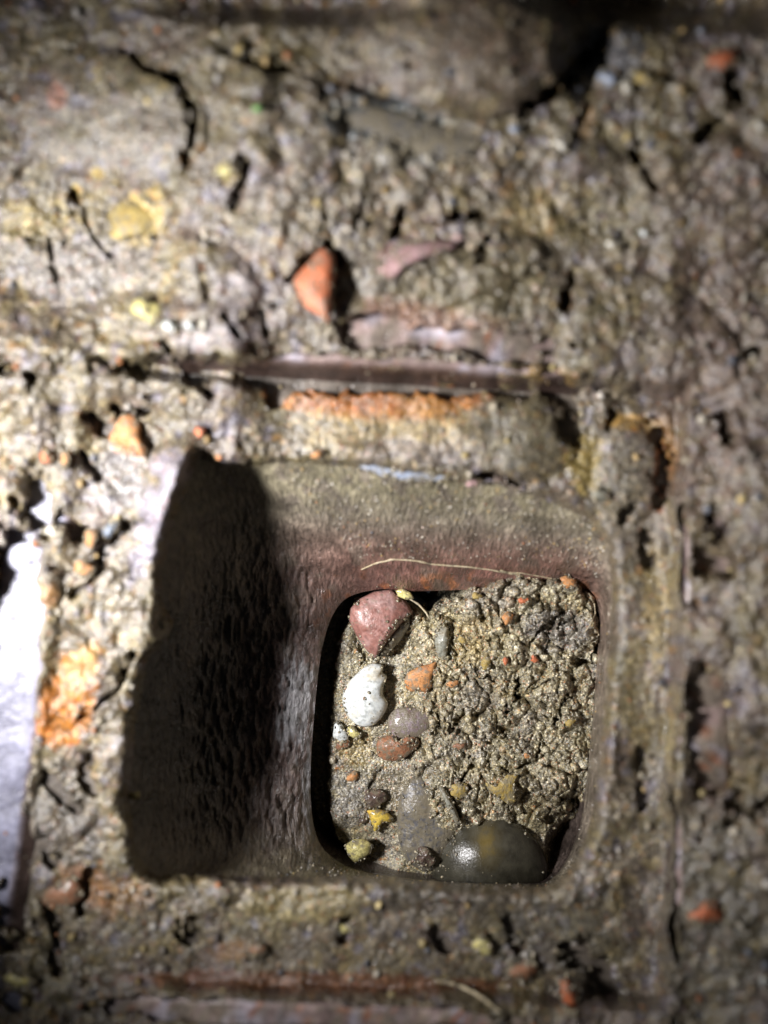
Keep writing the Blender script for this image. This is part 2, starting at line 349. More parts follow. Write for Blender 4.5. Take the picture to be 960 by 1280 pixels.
for t in [(175, 275, 42, 36, -30, YEL, .95), (60, 275, 34, 36, 0, (.36, .29, .12), .7), (122, 218, 10, 9, 0, YEL, .9), (95, 237, 8, 8, 0, YEL, .9), (285, 215, 16, 14, 0, YEL, .8), (185, 388, 20, 14, 0, YEL, 1.),
          (150, 360, 14, 10, 0, (.45, .38, .2), .7), (20, 275, 20, 30, 0, (.36, .29, .12), .6), (70, 120, 14, 18, 0, (.4, .18, .12), .6), (165, 160, 60, 50, 0, (.21, .185, .15), .7),
          (158, 545, 20, 30, -30, ORG, 1.), (150, 540, 9, 20, 0, YEL, .9), (83, 880, 34, 62, 12, (.42, .17, .03), 1.), (105, 830, 22, 34, 30, (.55, .34, .12), .8), (60, 900, 14, 40, 10, ORG, .8),
          (475, 500, 135, 28, 2, ORG, .9), (410, 498, 60, 20, 0, RST, .8), (480, 525, 120, 20, 2, (.42, .30, .12), .6), (470, 468, 270, 10, 3, (.10, .06, .05), .8), (560, 495, 60, 16, 2, (.36, .14, .05), .8), (640, 545, 70, 46, 10, (.17, .15, .10), .85),  # the thin dark brown strip is the rim groove's shade, painted on
          (690, 470, 40, 14, 10, (.34, .22, .08), .7), (800, 530, 45, 13, 8, (.40, .25, .07), .9), (835, 560, 14, 45, 0, (.40, .22, .06), .9), (826, 590, 9, 55, 0, RST, .9), (730, 575, 26, 40, 0, (.34, .26, .08), .8),
          (785, 590, 34, 55, 0, (.19, .17, .13), .8), (820, 760, 18, 90, 0, (.30, .23, .09), .8), (800, 900, 20, 60, 0, (.22, .18, .08), .6), (480, 545, 120, 30, 2, (.34, .27, .14), .75), (520, 565, 90, 18, 3, (.33, .29, .28), .6),
          (190, 650, 22, 70, 15, LIL, .85), (215, 590, 30, 32, 0, LIL, .7), (150, 600, 40, 40, 0, (.33, .32, .34), .6), (175, 960, 26, 60, 0, (.33, .31, .34), .7), (190, 870, 14, 50, 10, (.37, .34, .33), .7),  # lilac and pale patches paint the torchlit look of the left ledge
          (60, 745, 18, 18, 0, (.45, .25, .1), .7), (75, 1020, 50, 70, 0, (.15, .135, .11), .7), (100, 1110, 50, 30, 0, (.30, .15, .06), .7), (150, 1120, 40, 26, 0, (.34, .18, .07), .6),
          (370, 1130, 90, 26, 0, (.30, .25, .11), .7), (290, 1190, 26, 18, 0, (.32, .18, .08), .6), (400, 1228, 260, 15, 1, (.20, .09, .045), .85), (560, 1130, 120, 30, 0, (.10, .09, .08), .6),
          (480, 150, 80, 34, 5, (.20, .23, .24), .85), (500, 190, 60, 24, 0, (.22, .22, .20), .6), (600, 60, 110, 80, 0, (.19, .15, .11), .8), (760, 75, 60, 40, 0, (.14, .15, .18), .7), (815, 95, 22, 12, 0, (.42, .28, .10), .8),
          (735, 150, 10, 26, 0, (.4, .27, .15), .7), (670, 265, 50, 34, 0, (.34, .27, .13), .7), (900, 75, 26, 14, 0, (.38, .12, .05), .7), (840, 230, 26, 24, 0, (.34, .27, .17), .6), (530, 310, 60, 16, -10, PNK, .7),
          (520, 400, 100, 30, 3, (.32, .19, .15), .7), (310, 370, 60, 50, 0, (.30, .27, .30), .5), (270, 420, 70, 20, 5, (.36, .33, .36), .6), (100, 330, 100, 50, 0, (.27, .25, .24), .6), (900, 450, 130, 420, 0, (.17, .125, .105), .8, 1.),
          (890, 1150, 80, 130, 0, (.12, .11, .08), .7), (700, 1180, 90, 60, 0, (.13, .12, .09), .6), (600, 350, 110, 50, 0, (.20, .175, .10), .6), (470, 505, 135, 27, 3, (.40, .19, .04), .9, .5, .3), (440, 499, 95, 22, 3, (.33, .115, .018), .9, .6, .4), (158, 548, 16, 26, -30, ORG, .9)]:
    blob(*t)
keep = (sdh > -6)
co = w3(Ug, Vg, z).reshape(-1, 3); cf = (c * (0.78 + .05 * sm(280 - Ug, 0, 120) * sm(Vg, 480, 620) * sm(1080 - Vg, 0, 120))[..., None]).reshape(-1, 3); nu, nv = len(us), len(vs)  # left ledge mud lightened a touch for the bright lamp side
is_ground = sdr > -6
for which in (0, 1):
    kk = keep & (is_ground if which == 0 else True)
    F = grid_faces(nu, nv, keep)
    gf = is_ground.ravel()[F[:, 0]]
    F = F[gf] if which == 0 else F[~gf]
    a, b, d = compact(co, F, cf)
    o = mesh_np('ground' if which == 0 else 'packed_mud', a, b, None, d, MUD)
    if which == 0: tag(o, kind='structure', label='wet grey-brown soil packed around and over the clay gully rim')
    else: tag(o, 'caked gritty mud filling the ledge around the square drain opening', 'mud', kind='stuff')

# ------------------------------------------------------------------ clay gully: rim, ledge, bowl, throat
gully = bpy.data.objects.new('clay_gully', None); COL.objects.link(gully); gully.location = flat(450, 850, -420)
tag(gully, 'salt-glazed brown clay drain gully with a square mud-caked mouth tapering to a throat', 'drain')
GL = np.array(gully.location)
def part(name, co_, F, col, mat, parent=gully):
    o = mesh_np(name, co_ - GL, F, None, col, mat, parent=parent); return o
def quad_loop(off, n=400):
    q = np.array(RIMQ, float); cen = q.mean(0); out = []
    m = n // 4
    for i in range(4):
        a, b = q[i], q[(i + 1) % 4]
        for k in range(m): out.append(a + (b - a) * k / m)
    P = np.array(out)
    # push outward along the side normals with round corners
    r = 34
    Q = []
    for p in P:
        Q.append(p)
    Q = np.array(Q)
    T = np.roll(Q, -1, 0) - np.roll(Q, 1, 0)
    for _ in range(14): T = (np.roll(T, 1, 0) + T + np.roll(T, -1, 0)) / 3
    Nn = np.stack([T[:, 1], -T[:, 0]], -1); Nn /= np.linalg.norm(Nn, axis=1)[:, None]
    Sx = Q.copy()
    for _ in range(10): Sx = (np.roll(Sx, 1, 0) + Sx + np.roll(Sx, -1, 0)) / 3
    return Sx + Nn * off
loops = []; cols = []
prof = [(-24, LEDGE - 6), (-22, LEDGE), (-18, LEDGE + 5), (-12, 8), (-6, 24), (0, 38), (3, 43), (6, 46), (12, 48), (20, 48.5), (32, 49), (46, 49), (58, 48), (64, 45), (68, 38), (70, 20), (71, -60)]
for off, zz in prof:
    P = quad_loop(off); zz = np.where(zz > LEDGE, LEDGE + (zz - LEDGE) * (rimh(P[:, 0]) - LEDGE) / (RIMH - LEDGE), zz); zn = zz + 2.2 * fbm(P[:, 0] / 30, P[:, 1] / 30, 3, 3) + 1.0 * fbm(P[:, 0] / 8, P[:, 1] / 8, 5, 2)
    loops.append(w3(P[:, 0], P[:, 1], zn))
    n_ = fbm(P[:, 0] / 26, P[:, 1] / 26, 6, 4)[:, None]; n2_ = fbm(P[:, 0] / 12 + 5, P[:, 1] / 12, 2, 3)[:, None]
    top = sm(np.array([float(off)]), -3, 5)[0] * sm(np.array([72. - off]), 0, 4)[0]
    cc = np.array((.045, .028, .022)) * (1 - top) + np.array((.26, .19, .175)) * top  # inner slope painted very dark for the shade in the groove
    cc = cc + 0 * n_
    t0_ = sm(n2_, -.3, .1) * .8 * sm(np.array([off - 3.]), 0, 8)[0]; cc = cc * (1 - t0_) + np.array((.21, .18, .135)) * t0_; t1 = sm(n_, .1, .5); cc = cc * (1 - t1) + np.array((.40, .37, .42)) * t1 * top + cc * t1 * (1 - top)
    t2 = sm(n2_, .25, .6) * top; cc = cc * (1 - t2) + np.array((.30, .12, .06)) * t2
    lf = sm(160 - P[:, 0], 0, 60)[:, None] * top; cc = cc * (1 - lf) + np.array((.22, .22, .29)) * lf
    cols.append(cc)
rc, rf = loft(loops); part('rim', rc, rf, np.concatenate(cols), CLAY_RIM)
# bowl
K0 = [(225, 558), (330, 561), (470, 566), (620, 583), (735, 612), (788, 680), (786, 800), (774, 950), (752, 1066), (704, 1128), (600, 1126), (480, 1118), (330, 1118), (205, 1118), (148, 1078), (140, 960), (152, 830), (185, 680)]
KT = [(428, 752), (472, 737), (520, 739), (620, 736), (712, 736), (745, 762), (744, 850), (735, 960), (722, 1042), (690, 1098), (640, 1104), (540, 1101), (458, 1090), (424, 1078), (397, 1048), (388, 985), (394, 880), (405, 800)]
NB = 800
L0 = crom(K0, NB); LT = crom(KT, NB)
th = np.arange(NB) / NB * 18
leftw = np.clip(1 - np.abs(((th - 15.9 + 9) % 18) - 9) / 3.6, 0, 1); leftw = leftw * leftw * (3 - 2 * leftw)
ledge_l = w3(*(quad_loop(-20, NB).T), np.full(NB, LEDGE))
# start index of the quad loop (top-left corner) matches K0's first point
o1 = w3(L0[:, 0], L0[:, 1], np.full(NB, -18.))
k_ = [ledge_l * (1 - t) + o1 * t for t in np.linspace(0, 1, 6)]
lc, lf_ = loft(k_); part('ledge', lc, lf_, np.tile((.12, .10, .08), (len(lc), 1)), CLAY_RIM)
ZT = -272.
loops = []; cols = []
TT = np.linspace(0, 1, 170)
BW = []
for t in TT:
    # horizontal fraction f and depth fraction g; the left wall drops steeply then runs out into a rounded lip
    f = t
    ga = 1 - (1 - f) ** 2.5
    gb = f ** 1.0 * .82 + .18 * f ** 5
    g = leftw * ga + (1 - leftw) * gb
    # rounded lip
    g = g + 0
    lipn = 14 * np.clip((f - .90) / .10, 0, 1) ** 2
    zz = -18 + (ZT + 14 + 18) * g - lipn
    P = L0 * (1 - f) + LT * f
    zz = zz + (1.6 * fbm(P[:, 0] / 40, P[:, 1] / 40, 4, 3) + (1 - leftw) * 1.5 * fbm(P[:, 0] / 7, P[:, 1] / 7, 4, 3)) * min(1, t * 6)
    # long ripples down the left wall
    zz = zz + leftw * ((4.4 + 7 * sm(np.array([t]), .3, .55)[0] * (1 - sm(np.array([t]), .8, .97)[0])) * fbm(P[:, 0] / 4.6 + .8 * fbm(P[:, 0] / 20, P[:, 1] / 20, 2, 2), P[:, 1] / 15, 7, 3) + 3 * fbm(P[:, 0] / 30, P[:, 1] / 60, 3, 2)) * min(1, t * 5) * (1 - .5 * sm(np.array([t]), .9, 1)[0])
    BW.append((P, zz)); loops.append(w3(P[:, 0], P[:, 1], zz))
    nn = fbm(P[:, 0] / 30, P[:, 1] / 30, 2, 4)[:, None]; nb = fbm(P[:, 0] / 12, P[:, 1] / 12, 9, 3)[:, None]
    cc = np.tile((.21, .178, .138), (NB, 1)) * (1 - (.86 - .26 * sm(np.array([t]), .7, .95)[0]) * leftw[:, None])  # left wall colour darkened for its shadow, less so towards the lit lip
    topw = np.clip(1.25 - np.abs(((th - 2.4 + 9) % 18) - 9) / 3.4, 0, 1)[:, None]
    red = topw * sm(np.array([t]), .42, .9)[0]; cc = cc * (1 - red) + np.array((.21, .10, .08)) * red
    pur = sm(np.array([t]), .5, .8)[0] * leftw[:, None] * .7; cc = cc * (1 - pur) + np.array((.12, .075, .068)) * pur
    a_ = sm(nn, .1, .5) * .6; cc = cc * (1 - a_) + np.array((.13, .11, .085)) * a_
    rust = topw * sm(nb, .2, .5) * sm(np.array([t]), .8, 1)[0]; cc = cc * (1 - rust) + np.array((.35, .12, .04)) * rust
    # a skin of sandy mud high on the back and along the front wall
    sand = np.clip(topw * 1.1 * (1 - sm(np.array([t]), .15, .62)[0]) + (np.clip(1 - np.abs(th - 11.2) / 3.2, 0, 1)[:, None]) * 1.6, 0, 1) * sm(nb + .6, .1, .6)
    cc = cc * (1 - sand) + np.array((.27, .24, .155)) * sand
    rgt = np.clip(1 - np.abs(th - 6.8) / 2.4, 0, 1)[:, None]; cc = cc * (1 - rgt * .7) + np.array((.17, .135, .105)) * rgt * .7
    lip_sheen = np.maximum(np.clip(1.2 - el(P[:, 0], P[:, 1], 372, 880, 26, 75, 4), 0, 1), np.clip(1.2 - el(P[:, 0], P[:, 1], 386, 990, 9, 80, 0), 0, 1))[:, None]  # pale wet sheen on the lit lip, painted as noise streaks
    lip_sheen = sm(lip_sheen + .9 * fbm(P[:, 0] / 3.6, P[:, 1] / 13, 4, 3)[:, None], .25, .75) * (lip_sheen > 0) * .7; cc = cc * (1 - lip_sheen) + np.array((.34, .34, .35)) * lip_sheen
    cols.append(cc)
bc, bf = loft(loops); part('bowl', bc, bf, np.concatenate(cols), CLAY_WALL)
last = loops[-1]; cen = last.mean(0); thl = [last]
for dz, out in ((-6, .006), (-14, .022), (-30, .032), (-80, .04), (-230, .04)):
    p = last.copy(); p[:, :2] = cen[:2] + (last[:, :2] - cen[:2]) * (1 + out); p[:, 2] = last[:, 2] + dz * U; thl.append(p)
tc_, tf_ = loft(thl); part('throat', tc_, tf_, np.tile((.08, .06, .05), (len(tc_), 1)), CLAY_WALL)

# ------------------------------------------------------------------ sediment in the throat
su = np.arange(372, 776, .85); sv = np.arange(690, 1130, .85)
Su, Sv = np.meshgrid(su, sv)
HEAPL = [(536, 770), (556, 752), (572, 745), (590, 736), (612, 734), (630, 720), (642, 711), (664, 714), (684, 722), (700, 722), (722, 728), (740, 748), (752, 790), (756, 900), (748, 1000), (700, 1130), (560, 1130), (372, 1130), (372, 745), (430, 741), (500, 745), (520, 756)]
heap = sm(Su + 12 * fbm(Su / 20, Sv / 20, 3, 3), 505, 640) * sm(1010 - Sv + 14 * fbm(Su / 18, Sv / 18, 5, 3), -10, 240)
heap = np.maximum(heap, .42 * sm(Su, 490, 560) * sm(1075 - Sv - .35 * (Su - 560), 0, 60))
heap = np.maximum(heap, .35 * np.clip(1.2 - el(Su, Sv, 530, 780, 40, 45), 0, 1))
sz = -314 + 74 * heap - 26 * sm(1.3 - el(Su, Sv, 430, 1070, 60, 40), 0, .8) + 22 * sm(775 - Sv, 0, 45) * sm(Su, 545, 600)
crum = sm(Su + 22 * fbm(Su / 16, Sv / 16, 1, 3), 490, 545) * sm(1050 - Sv + 10 * fbm(Su / 12, Sv / 12, 2, 3), 0, 40)
crum = np.maximum(crum, .5 * np.clip(1.3 - el(Su, Sv, 440, 790, 30, 40), 0, 1))
sz = sz + crum * ((clods(Su, Sv, 40, 1, .3) - .6) * 21 + (clods(Su, Sv, 17, 4, .3) - .5) * 10 + (clods(Su, Sv, 7, 7, .6) - .5) * 3 + fbm(Su / 12, Sv / 12, 5, 4, .65) * 7 + fbm(Su / 2.6, Sv / 2.6, 5, 2) * 1.9)
sz = sz + (1 - crum) * (fbm(Su / 30, Sv / 30, 4, 3) * 7 + (clods(Su, Sv, 16, 2, .9) - .5) * 3.5 + (clods(Su, Sv, 5, 5, .7) - .5) * 2.4)
s_c = fbm(Su / 7, Sv / 7, 2, 3); s_d = fbm(Su / 9 + 30, Sv / 9, 4, 3)
for pts, wd_, dp in [([(455, 752), (437, 800), (445, 830)], 1, 0), ([(662, 805), (672, 792), (690, 782), (700, 772)], 2.6, 22), ([(722, 830), (738, 826), (748, 800)], 4, 34), ([(632, 890), (642, 880), (646, 852)], 3, 26),
                     ([(562, 915), (572, 903), (580, 893)], 3, 24), ([(570, 985), (580, 968), (590, 955)], 3.5, 24), ([(694, 905), (700, 880), (712, 870)], 2.6, 20), ([(660, 865), (675, 855), (690, 850)], 2, 16),
                     ([(640, 1000), (665, 985), (690, 1000)], 0, 0), ([(690, 1026), (705, 1015), (725, 1005)], 5, 30), ([(462, 985), (468, 975), (474, 965)], 2, 12), ([(455, 785), (452, 830)], 2.2, 14), ([(590, 830), (604, 846), (616, 852)], 2, 16),
                     ([(598, 748), (602, 770), (604, 782)], 2.4, 16), ([(700, 750), (706, 775), (690, 792)], 2, 14), ([(650, 960), (668, 950), (676, 935)], 2.6, 18), ([(540, 880), (552, 900), (545, 920)], 2, 14), ([(612, 930), (625, 915), (640, 912)], 2.4, 18)]:
    if wd_: sz = sz - dp * .8 * (1 - sm(segd(Su + 7 * s_c, Sv + 7 * s_d, pts) / np.maximum(.5, wd_ * (.8 + 1.5 * s_d)), .4, 1.6))
sz = sz - 70 * sm(1.2 - el(Su, Sv, 722, 1060, 36, 46, 20), 0, .5)
sz = sz - 75 * (1 - sm(segd(Su + 4 * s_c, Sv + 4 * s_d, [(425, 752), (408, 790), (400, 840), (396, 900), (393, 960), (394, 1010), (402, 1052), (426, 1080)]), 13, 19)) * sm(1085 - Sv, 0, 20)
sdo = sdpoly(Su, Sv, HEAPL) + 4 * fbm(Su / 9, Sv / 9, 4, 3)
sz = sz - 16 * sm(sdo, -7, 1) - 160 * sm(sdo, 0, 16)
SEDZ = sz
c = np.zeros(Su.shape + (3,)); c[:] = (.36, .335, .245)
Ug, Vg = Su, Sv
n1 = fbm(Ug / 30, Vg / 30, 3, 4); n2 = fbm(Ug / 13 + 3, Vg / 13, 7, 4); n3 = fbm(Ug / 6, Vg / 6 + 8, 9, 3)
tint(sm(n1, .05, .5) * .7, (.31, .28, .17)); tint(sm(-n1, .05, .5) * .7, (.27, .25, .22)); tint(sm(n2, .2, .6) * .7, (.40, .35, .21)); tint(sm(-n2, .15, .5) * .6, (.19, .175, .14))
tint(sm(n3, .35, .7) * .6, (.42, .36, .22)); tint(sm(-n3, .35, .7) * .5, (.10, .09, .08)); tint(sm(fbm(Ug / 6 + 40, Vg / 6, 2, 3), .45, .7) * .7, (.45, .24, .08))
for t in [(440, 930, 26, 30, 0, (.36, .29, .14), .7), (440, 1000, 30, 40, 0, (.25, .24, .22), .6), (500, 985, 36, 34, 0, (.24, .215, .16), .8), (590, 800, 30, 34, 0, (.38, .31, .16), .6), (640, 730, 30, 16, 0, (.30, .27, .20), .7),
          (700, 790, 44, 28, 0, (.20, .19, .18), .7), (600, 870, 40, 26, 0, (.20, .18, .15), .6), (560, 800, 8, 30, 0, (.30, .30, .24), .8), (545, 850, 20, 70, 0, (.30, .25, .14), .4), (700, 1020, 40, 40, 0, (.17, .145, .08), .7), (640, 980, 26, 30, 0, (.22, .19, .11), .5), (560, 930, 40, 30, 0, (.26, .24, .18), .5)]:
    blob(*t)
sco = w3(Su, Sv, sz).reshape(-1, 3)
# crumbs: small lumps joined to the heap
def ico(sub):
    import bmesh
    bm = bmesh.new(); bmesh.ops.create_icosphere(bm, subdivisions=sub, radius=1)
    v = np.array([x.co[:] for x in bm.verts]); f = np.array([[q.index for q in p.verts] for p in bm.faces]); bm.free(); return v, f
ICO1, ICOF1 = ico(1); ICO2, ICOF2 = ico(2); ICO3, ICOF3 = ico(3)
def n3d(p, s, k=0):
    return (vn(p[:, 0] * s + k, p[:, 1] * s + p[:, 2] * s * .7, k) + vn(p[:, 1] * s + 3 * k, p[:, 2] * s - p[:, 0] * s * .5, k + 2) + vn(p[:, 2] * s - k, p[:, 0] * s + p[:, 1] * s * .3, k + 5)) / 1.5 - 1
def lump(pos, r, base_v, amp=.35, squash=.75, rng=RNG):
    p = base_v.copy(); k = rng.randint(0, 200)
    p = p * (1 + amp * n3d(p, 1.7, k) + amp * .5 * n3d(p, 4.1, k + 3))[:, None]
    a = rng.rand() * 6.28; ca, sa = math.cos(a), math.sin(a)
    p = p * np.array([1, .65 + .35 * rng.rand(), squash]); p = p @ np.array([[ca, -sa, 0], [sa, ca, 0], [0, 0, 1]])
    b = (rng.rand() - .5) * 1.0; cb, sb = math.cos(b), math.sin(b); p = p @ np.array([[cb, 0, sb], [0, 1, 0], [-sb, 0, cb]])
    return np.array(pos) + p * r * U
def sedz(u, v):
    i = np.clip(((v - sv[0]) / .85).astype(int) if hasattr(v, 'astype') else int((v - sv[0]) / .85), 0, len(sv) - 1)
    j = np.clip(((u - su[0]) / .85).astype(int) if hasattr(u, 'astype') else int((u - su[0]) / .85), 0, len(su) - 1)
    return SEDZ[i, j]
def topz(u, v):
    return TOPZ[min(len(vs) - 1, int(np.searchsorted(vs, v))), min(len(us) - 1, int(np.searchsorted(us, u)))]
allv = [sco]; allf3 = []; allc = [c.reshape(-1, 3)]; off = len(sco)
cnt = 0
while cnt < 420:
    u = 400 + 350 * RNG.rand(); v = 712 + 350 * RNG.rand()
    i, j = int((v - sv[0]) / .85), int((u - su[0]) / .85)
    if crum[i, j] < .6 and RNG.rand() > .12: continue
    if sdo[i, j] > -3: continue
    r = 2.0 + 5.5 * RNG.rand() ** 2.6
    kv, kf = (ICO2, ICOF2) if r > 3 else (ICO1, ICOF1)
    P = lump(w3(np.array(u), np.array(v), np.array(SEDZ[i, j] - r * .15)), r * 1.3, kv, .5, .85)
    allv.append(P); allf3.append(kf + off); off += len(P)
    cc = c[i, j] * (.8 + .5 * RNG.rand()); allc.append(np.tile(cc, (len(P), 1))); cnt += 1
o = mesh_np('silt_heap', np.concatenate(allv), grid_faces(len(su), len(sv), sdo < 22), np.concatenate(allf3), np.concatenate(allc), SILT)
tag(o, 'wet crumbly grey-brown silt and grit heaped in the throat of the drain', 'silt', kind='stuff')

# ------------------------------------------------------------------ loose grit on the mud and sand grains on the bowl wall
GC = [(.50, .46, .38), (.42, .30, .13), (.60, .57, .52), (.45, .20, .09), (.25, .22, .18), (.16, .17, .20), (.36, .32, .24), (.52, .42, .20), (.12, .10, .09)]
gv, gf_, gc = [], [], []; off = 0; cnt = 0
while cnt < 1500:
    u = -10 + 980 * RNG.rand(); v = -10 + 1300 * RNG.rand()
    if sdpoly(np.array([u]), np.array([v]), HOLE)[0] < 5: continue
    r = 1.6 + 4.6 * RNG.rand() ** 3.5
    P = lump(w3(np.array(u), np.array(v), np.array(topz(u, v) + r * .3)), r, ICO1 if r < 3 else ICO2, .35, .8)
    gv.append(P); gf_.append((ICOF1 if r < 3 else ICOF2) + off); off += len(P)
    q = GC[RNG.choice(9, p=[.2, .1, .06, .06, .2, .06, .2, .06, .06])]; gc.append(np.tile(np.array(q) * (.5 + .5 * RNG.rand()), (len(P), 1))); cnt += 1
GRIT = mat_mud('grit', rough=(.2, .5), grain=1500, bump=.5, gstr=.3)
o = mesh_np('loose_grit', np.concatenate(gv), None, np.concatenate(gf_), np.concatenate(gc), GRIT)
tag(o, 'loose sand and fine grit scattered over the mud around the opening', 'grit', kind='stuff')
gv, gf_, gc = [], [], []; off = 0; cnt = 0
while cnt < 2600:
    zone = RNG.rand()
    if zone < .62: k = int((1.0 + 3.6 * RNG.rand()) / 18 * NB); ti = int(170 * (.02 + .75 * RNG.rand() ** 1.7))
    elif zone < .9: k = int((9.6 + 3.6 * RNG.rand()) / 18 * NB); ti = int(170 * RNG.rand() * .98)
    else: k = int((5 + 4.5 * RNG.rand()) / 18 * NB); ti = int(170 * RNG.rand() * .98)
    P0, zz = BW[min(ti, 169)]
    r = .8 + 1.5 * RNG.rand() ** 3
    P = lump(w3(P0[k, 0], P0[k, 1], zz[k] + .4), r, ICO1, .3, .8)
    gv.append(P); gf_.append(ICOF1 + off); off += len(P)
    q = GC[RNG.choice(9, p=[.3, .15, .15, .03, .15, .02, .15, .04, .01])]; gc.append(np.tile(np.array(q) * (.6 + .6 * RNG.rand()), (len(P), 1))); cnt += 1
o = mesh_np('sand_grains', np.concatenate(gv), None, np.concatenate(gf_), np.concatenate(gc), GRIT)
tag(o, 'pale sand grains clinging to the glazed inner wall of the gully', 'sand', kind='stuff')

# ------------------------------------------------------------------ stones and fragments
def outline(spec, n=56):
    if len(spec) == 5 and not isinstance(spec[0], tuple):
        cu, cv, ru, rv, a = spec; t = np.arange(n) / n * 2 * math.pi; k = RNG.rand() * 9
        rr = 1 + .16 * np.sin(2 * t + k) + .10 * np.sin(3 * t + 2 * k) + .06 * np.sin(5 * t + k * 3)
        x = ru * rr * np.cos(t); y = rv * rr * np.sin(t); c_, s_ = math.cos(math.radians(a)), math.sin(math.radians(a))
        return np.stack([cu + x * c_ - y * s_, cv + x * s_ + y * c_], -1)
    return np.array(spec, float)
def angular(pts, n=72, soft=.18):                   # straight sides with eased corners
    P = np.array(pts, float); m = len(P); out = []
    L = np.linalg.norm(np.roll(P, -1, 0) - P, axis=1); tot = L.sum()
    for i in range(m):
        a, b = P[i], P[(i + 1) % m]; k = max(2, int(round(n * L[i] / tot)))
        for q in range(k): out.append(a + (b - a) * q / k)
    Q = np.array(out)
    for _ in range(2): Q = (1 - soft) * Q + soft * (np.roll(Q, 1, 0) + np.roll(Q, -1, 0)) / 2
    return Q
OUTL = []
def stone(name, label, cat, spec, where, thick, mat, rnd=2.2, tilt=(0, 0), lift=0., rough=.06, group=None, ang=False, col=None, zbase=None, apex=None):
    ol = outline(spec); 
    if not (len(spec) == 5 and not isinstance(spec[0], tuple)):
        ol = angular(ol) if ang else crom(ol, 72)
    cen = ol.mean(0); R = np.abs(ol - cen).max(); n = len(ol)
    ap = np.array(apex) if apex else cen
    zf = (lambda u, v: float(sedz(u, v))) if where == 'silt' else (lambda u, v: float(topz(u, v)))
    if zbase is None:
        samp = [zf(cen[0], cen[1])] + [zf(*(cen + (p - cen) * .8)) for p in ol[::6]]
        z0 = float(np.percentile(samp, 62))
    else: z0 = zbase
    z0 += lift + (82 if zbase is not None and where == 'silt' and zbase > -400 and zbase < -340 else 0)
    OUTL.append((ol, where))
    k = RNG.rand() * 50
    osm = ol.copy()
    for _ in range(int(n * 1.2)): osm = (np.roll(osm, 1, 0) + osm + np.roll(osm, -1, 0)) / 3
    loops = []
    sc = [(.0, 1.), (.25, 1.), (.5, 1.), (.7, 1.), (.85, 1), (.94, 1), (.985, 1), (1., 1)]
    up = []
    for s_, _ in sc:
        h = thick * (1 - s_ ** rnd) ** (1 / rnd)
        up.append((s_, h))
    full = up + [(.97, -.25 * thick), (.85, -.6 * thick), (.5, -.9 * thick), (.0, -thick)]
    for s_, h in full:
        oo = osm + (ol - osm) * s_ ** 4
        P = ap + (cen - ap) * s_ + (oo - cen) * s_ if s_ < 1 else ol
        nz = fbm(P[:, 0] / (R * .55) + k, P[:, 1] / (R * .55), 3, 3) * thick * rough * 5 + fbm(P[:, 0] / (R * .15) + k, P[:, 1] / (R * .15), 5, 2) * thick * rough * 1.5
        zz = z0 + h + nz * (1 if s_ < 1 else .2) * (.35 + .65 * s_) + (P[:, 0] - cen[0]) * tilt[0] + (P[:, 1] - cen[1]) * tilt[1]
        loops.append(w3(P[:, 0], P[:, 1], zz))
    co_, F = loft(loops)
    loc = w3(np.array(cen[0]), np.array(cen[1]), np.array(z0))
    o = mesh_np(name, co_, F, None, None if col is None else np.tile(col, (len(co_), 1)), mat, loc=tuple(loc))
    tag(o, label, cat, group); return o
M = {}
M['red'] = mat_stone('red_clay', [(.20, .075, .055), (.30, .15, .125), (.38, .25, .23)], 110, .4, .8, .15, dirt=(.06, .7))
M['white'] = mat_stone('white_quartz', [(.60, .63, .60), (.68, .71, .69), (.54, .49, .37)], 110, .25, .1, .3, sss=.25, dirt=(.2, .5))
M['orange'] = mat_stone('orange_tile', [(.42, .17, .05), (.54, .26, .10), (.38, .13, .04)], 220, .6, .3)
M['brick'] = mat_stone('red_brick', [(.42, .10, .04), (.58, .17, .07), (.45, .20, .13)], 200, .5, .6)
M['brown'] = mat_stone('brown_stone', [(.17, .07, .04), (.36, .17, .09), (.28, .10, .06)], 300, .28, .8, .3, dirt=(-.02, .85))
M['purple'] = mat_stone('purple_stone', [(.17, .13, .13), (.26, .21, .22), (.20, .11, .10)], 320, .24, .9, .3, dirt=(-.06, .9))
M['yellow'] = mat_stone('yellow_flint', [(.62, .42, .05), (.70, .52, .10), (.60, .26, .03)], 180, .22, .3, .5)
M['pale'] = mat_stone('pale_yellow_flint', [(.50, .42, .12), (.62, .56, .24), (.40, .33, .12)], 260, .25, .4, .5)
M['dark'] = mat_stone('dark_pebble', [(.05, .04, .035), (.11, .075, .06), (.20, .12, .09)], 300, .22, .5, .5)
M['slate'] = mat_stone('grey_slate', [(.09, .09, .10), (.14, .135, .13), (.22, .18, .12)], 130, .3, .9, .2, dirt=(-.05, .9))
M['grey'] = mat_stone('grey_stone', [(.20, .20, .16), (.28, .28, .23), (.33, .30, .22)], 220, .4, .5, .2)
M['blue'] = mat_stone('blue_slate', [(.10, .12, .16), (.15, .19, .25), (.13, .15, .18)], 300, .3, .4, .3)
M['edge_blue'] = mat_stone('pale_blue_stone', [(.22, .26, .34), (.33, .38, .48), (.28, .27, .26)], 220, .3, .4, .3)
M['ochre'] = mat_stone('ochre_stone', [(.30, .20, .05), (.42, .31, .09), (.46, .38, .18)], 300, .5, .8, dirt=(-.02, .8))
M['pink'] = mat_stone('pink_clay', [(.30, .16, .15), (.42, .27, .27), (.38, .32, .34)], 130, .35, .5, .2)
M['cream'] = mat_stone('cream_pebble', [(.62, .58, .48), (.75, .72, .65)], 300, .25, .2, .5)
M['green'] = mat_stone('green_grain', [(.15, .40, .10), (.22, .50, .16)], 300, .3, .2, .4)
M['mudc'] = MUD

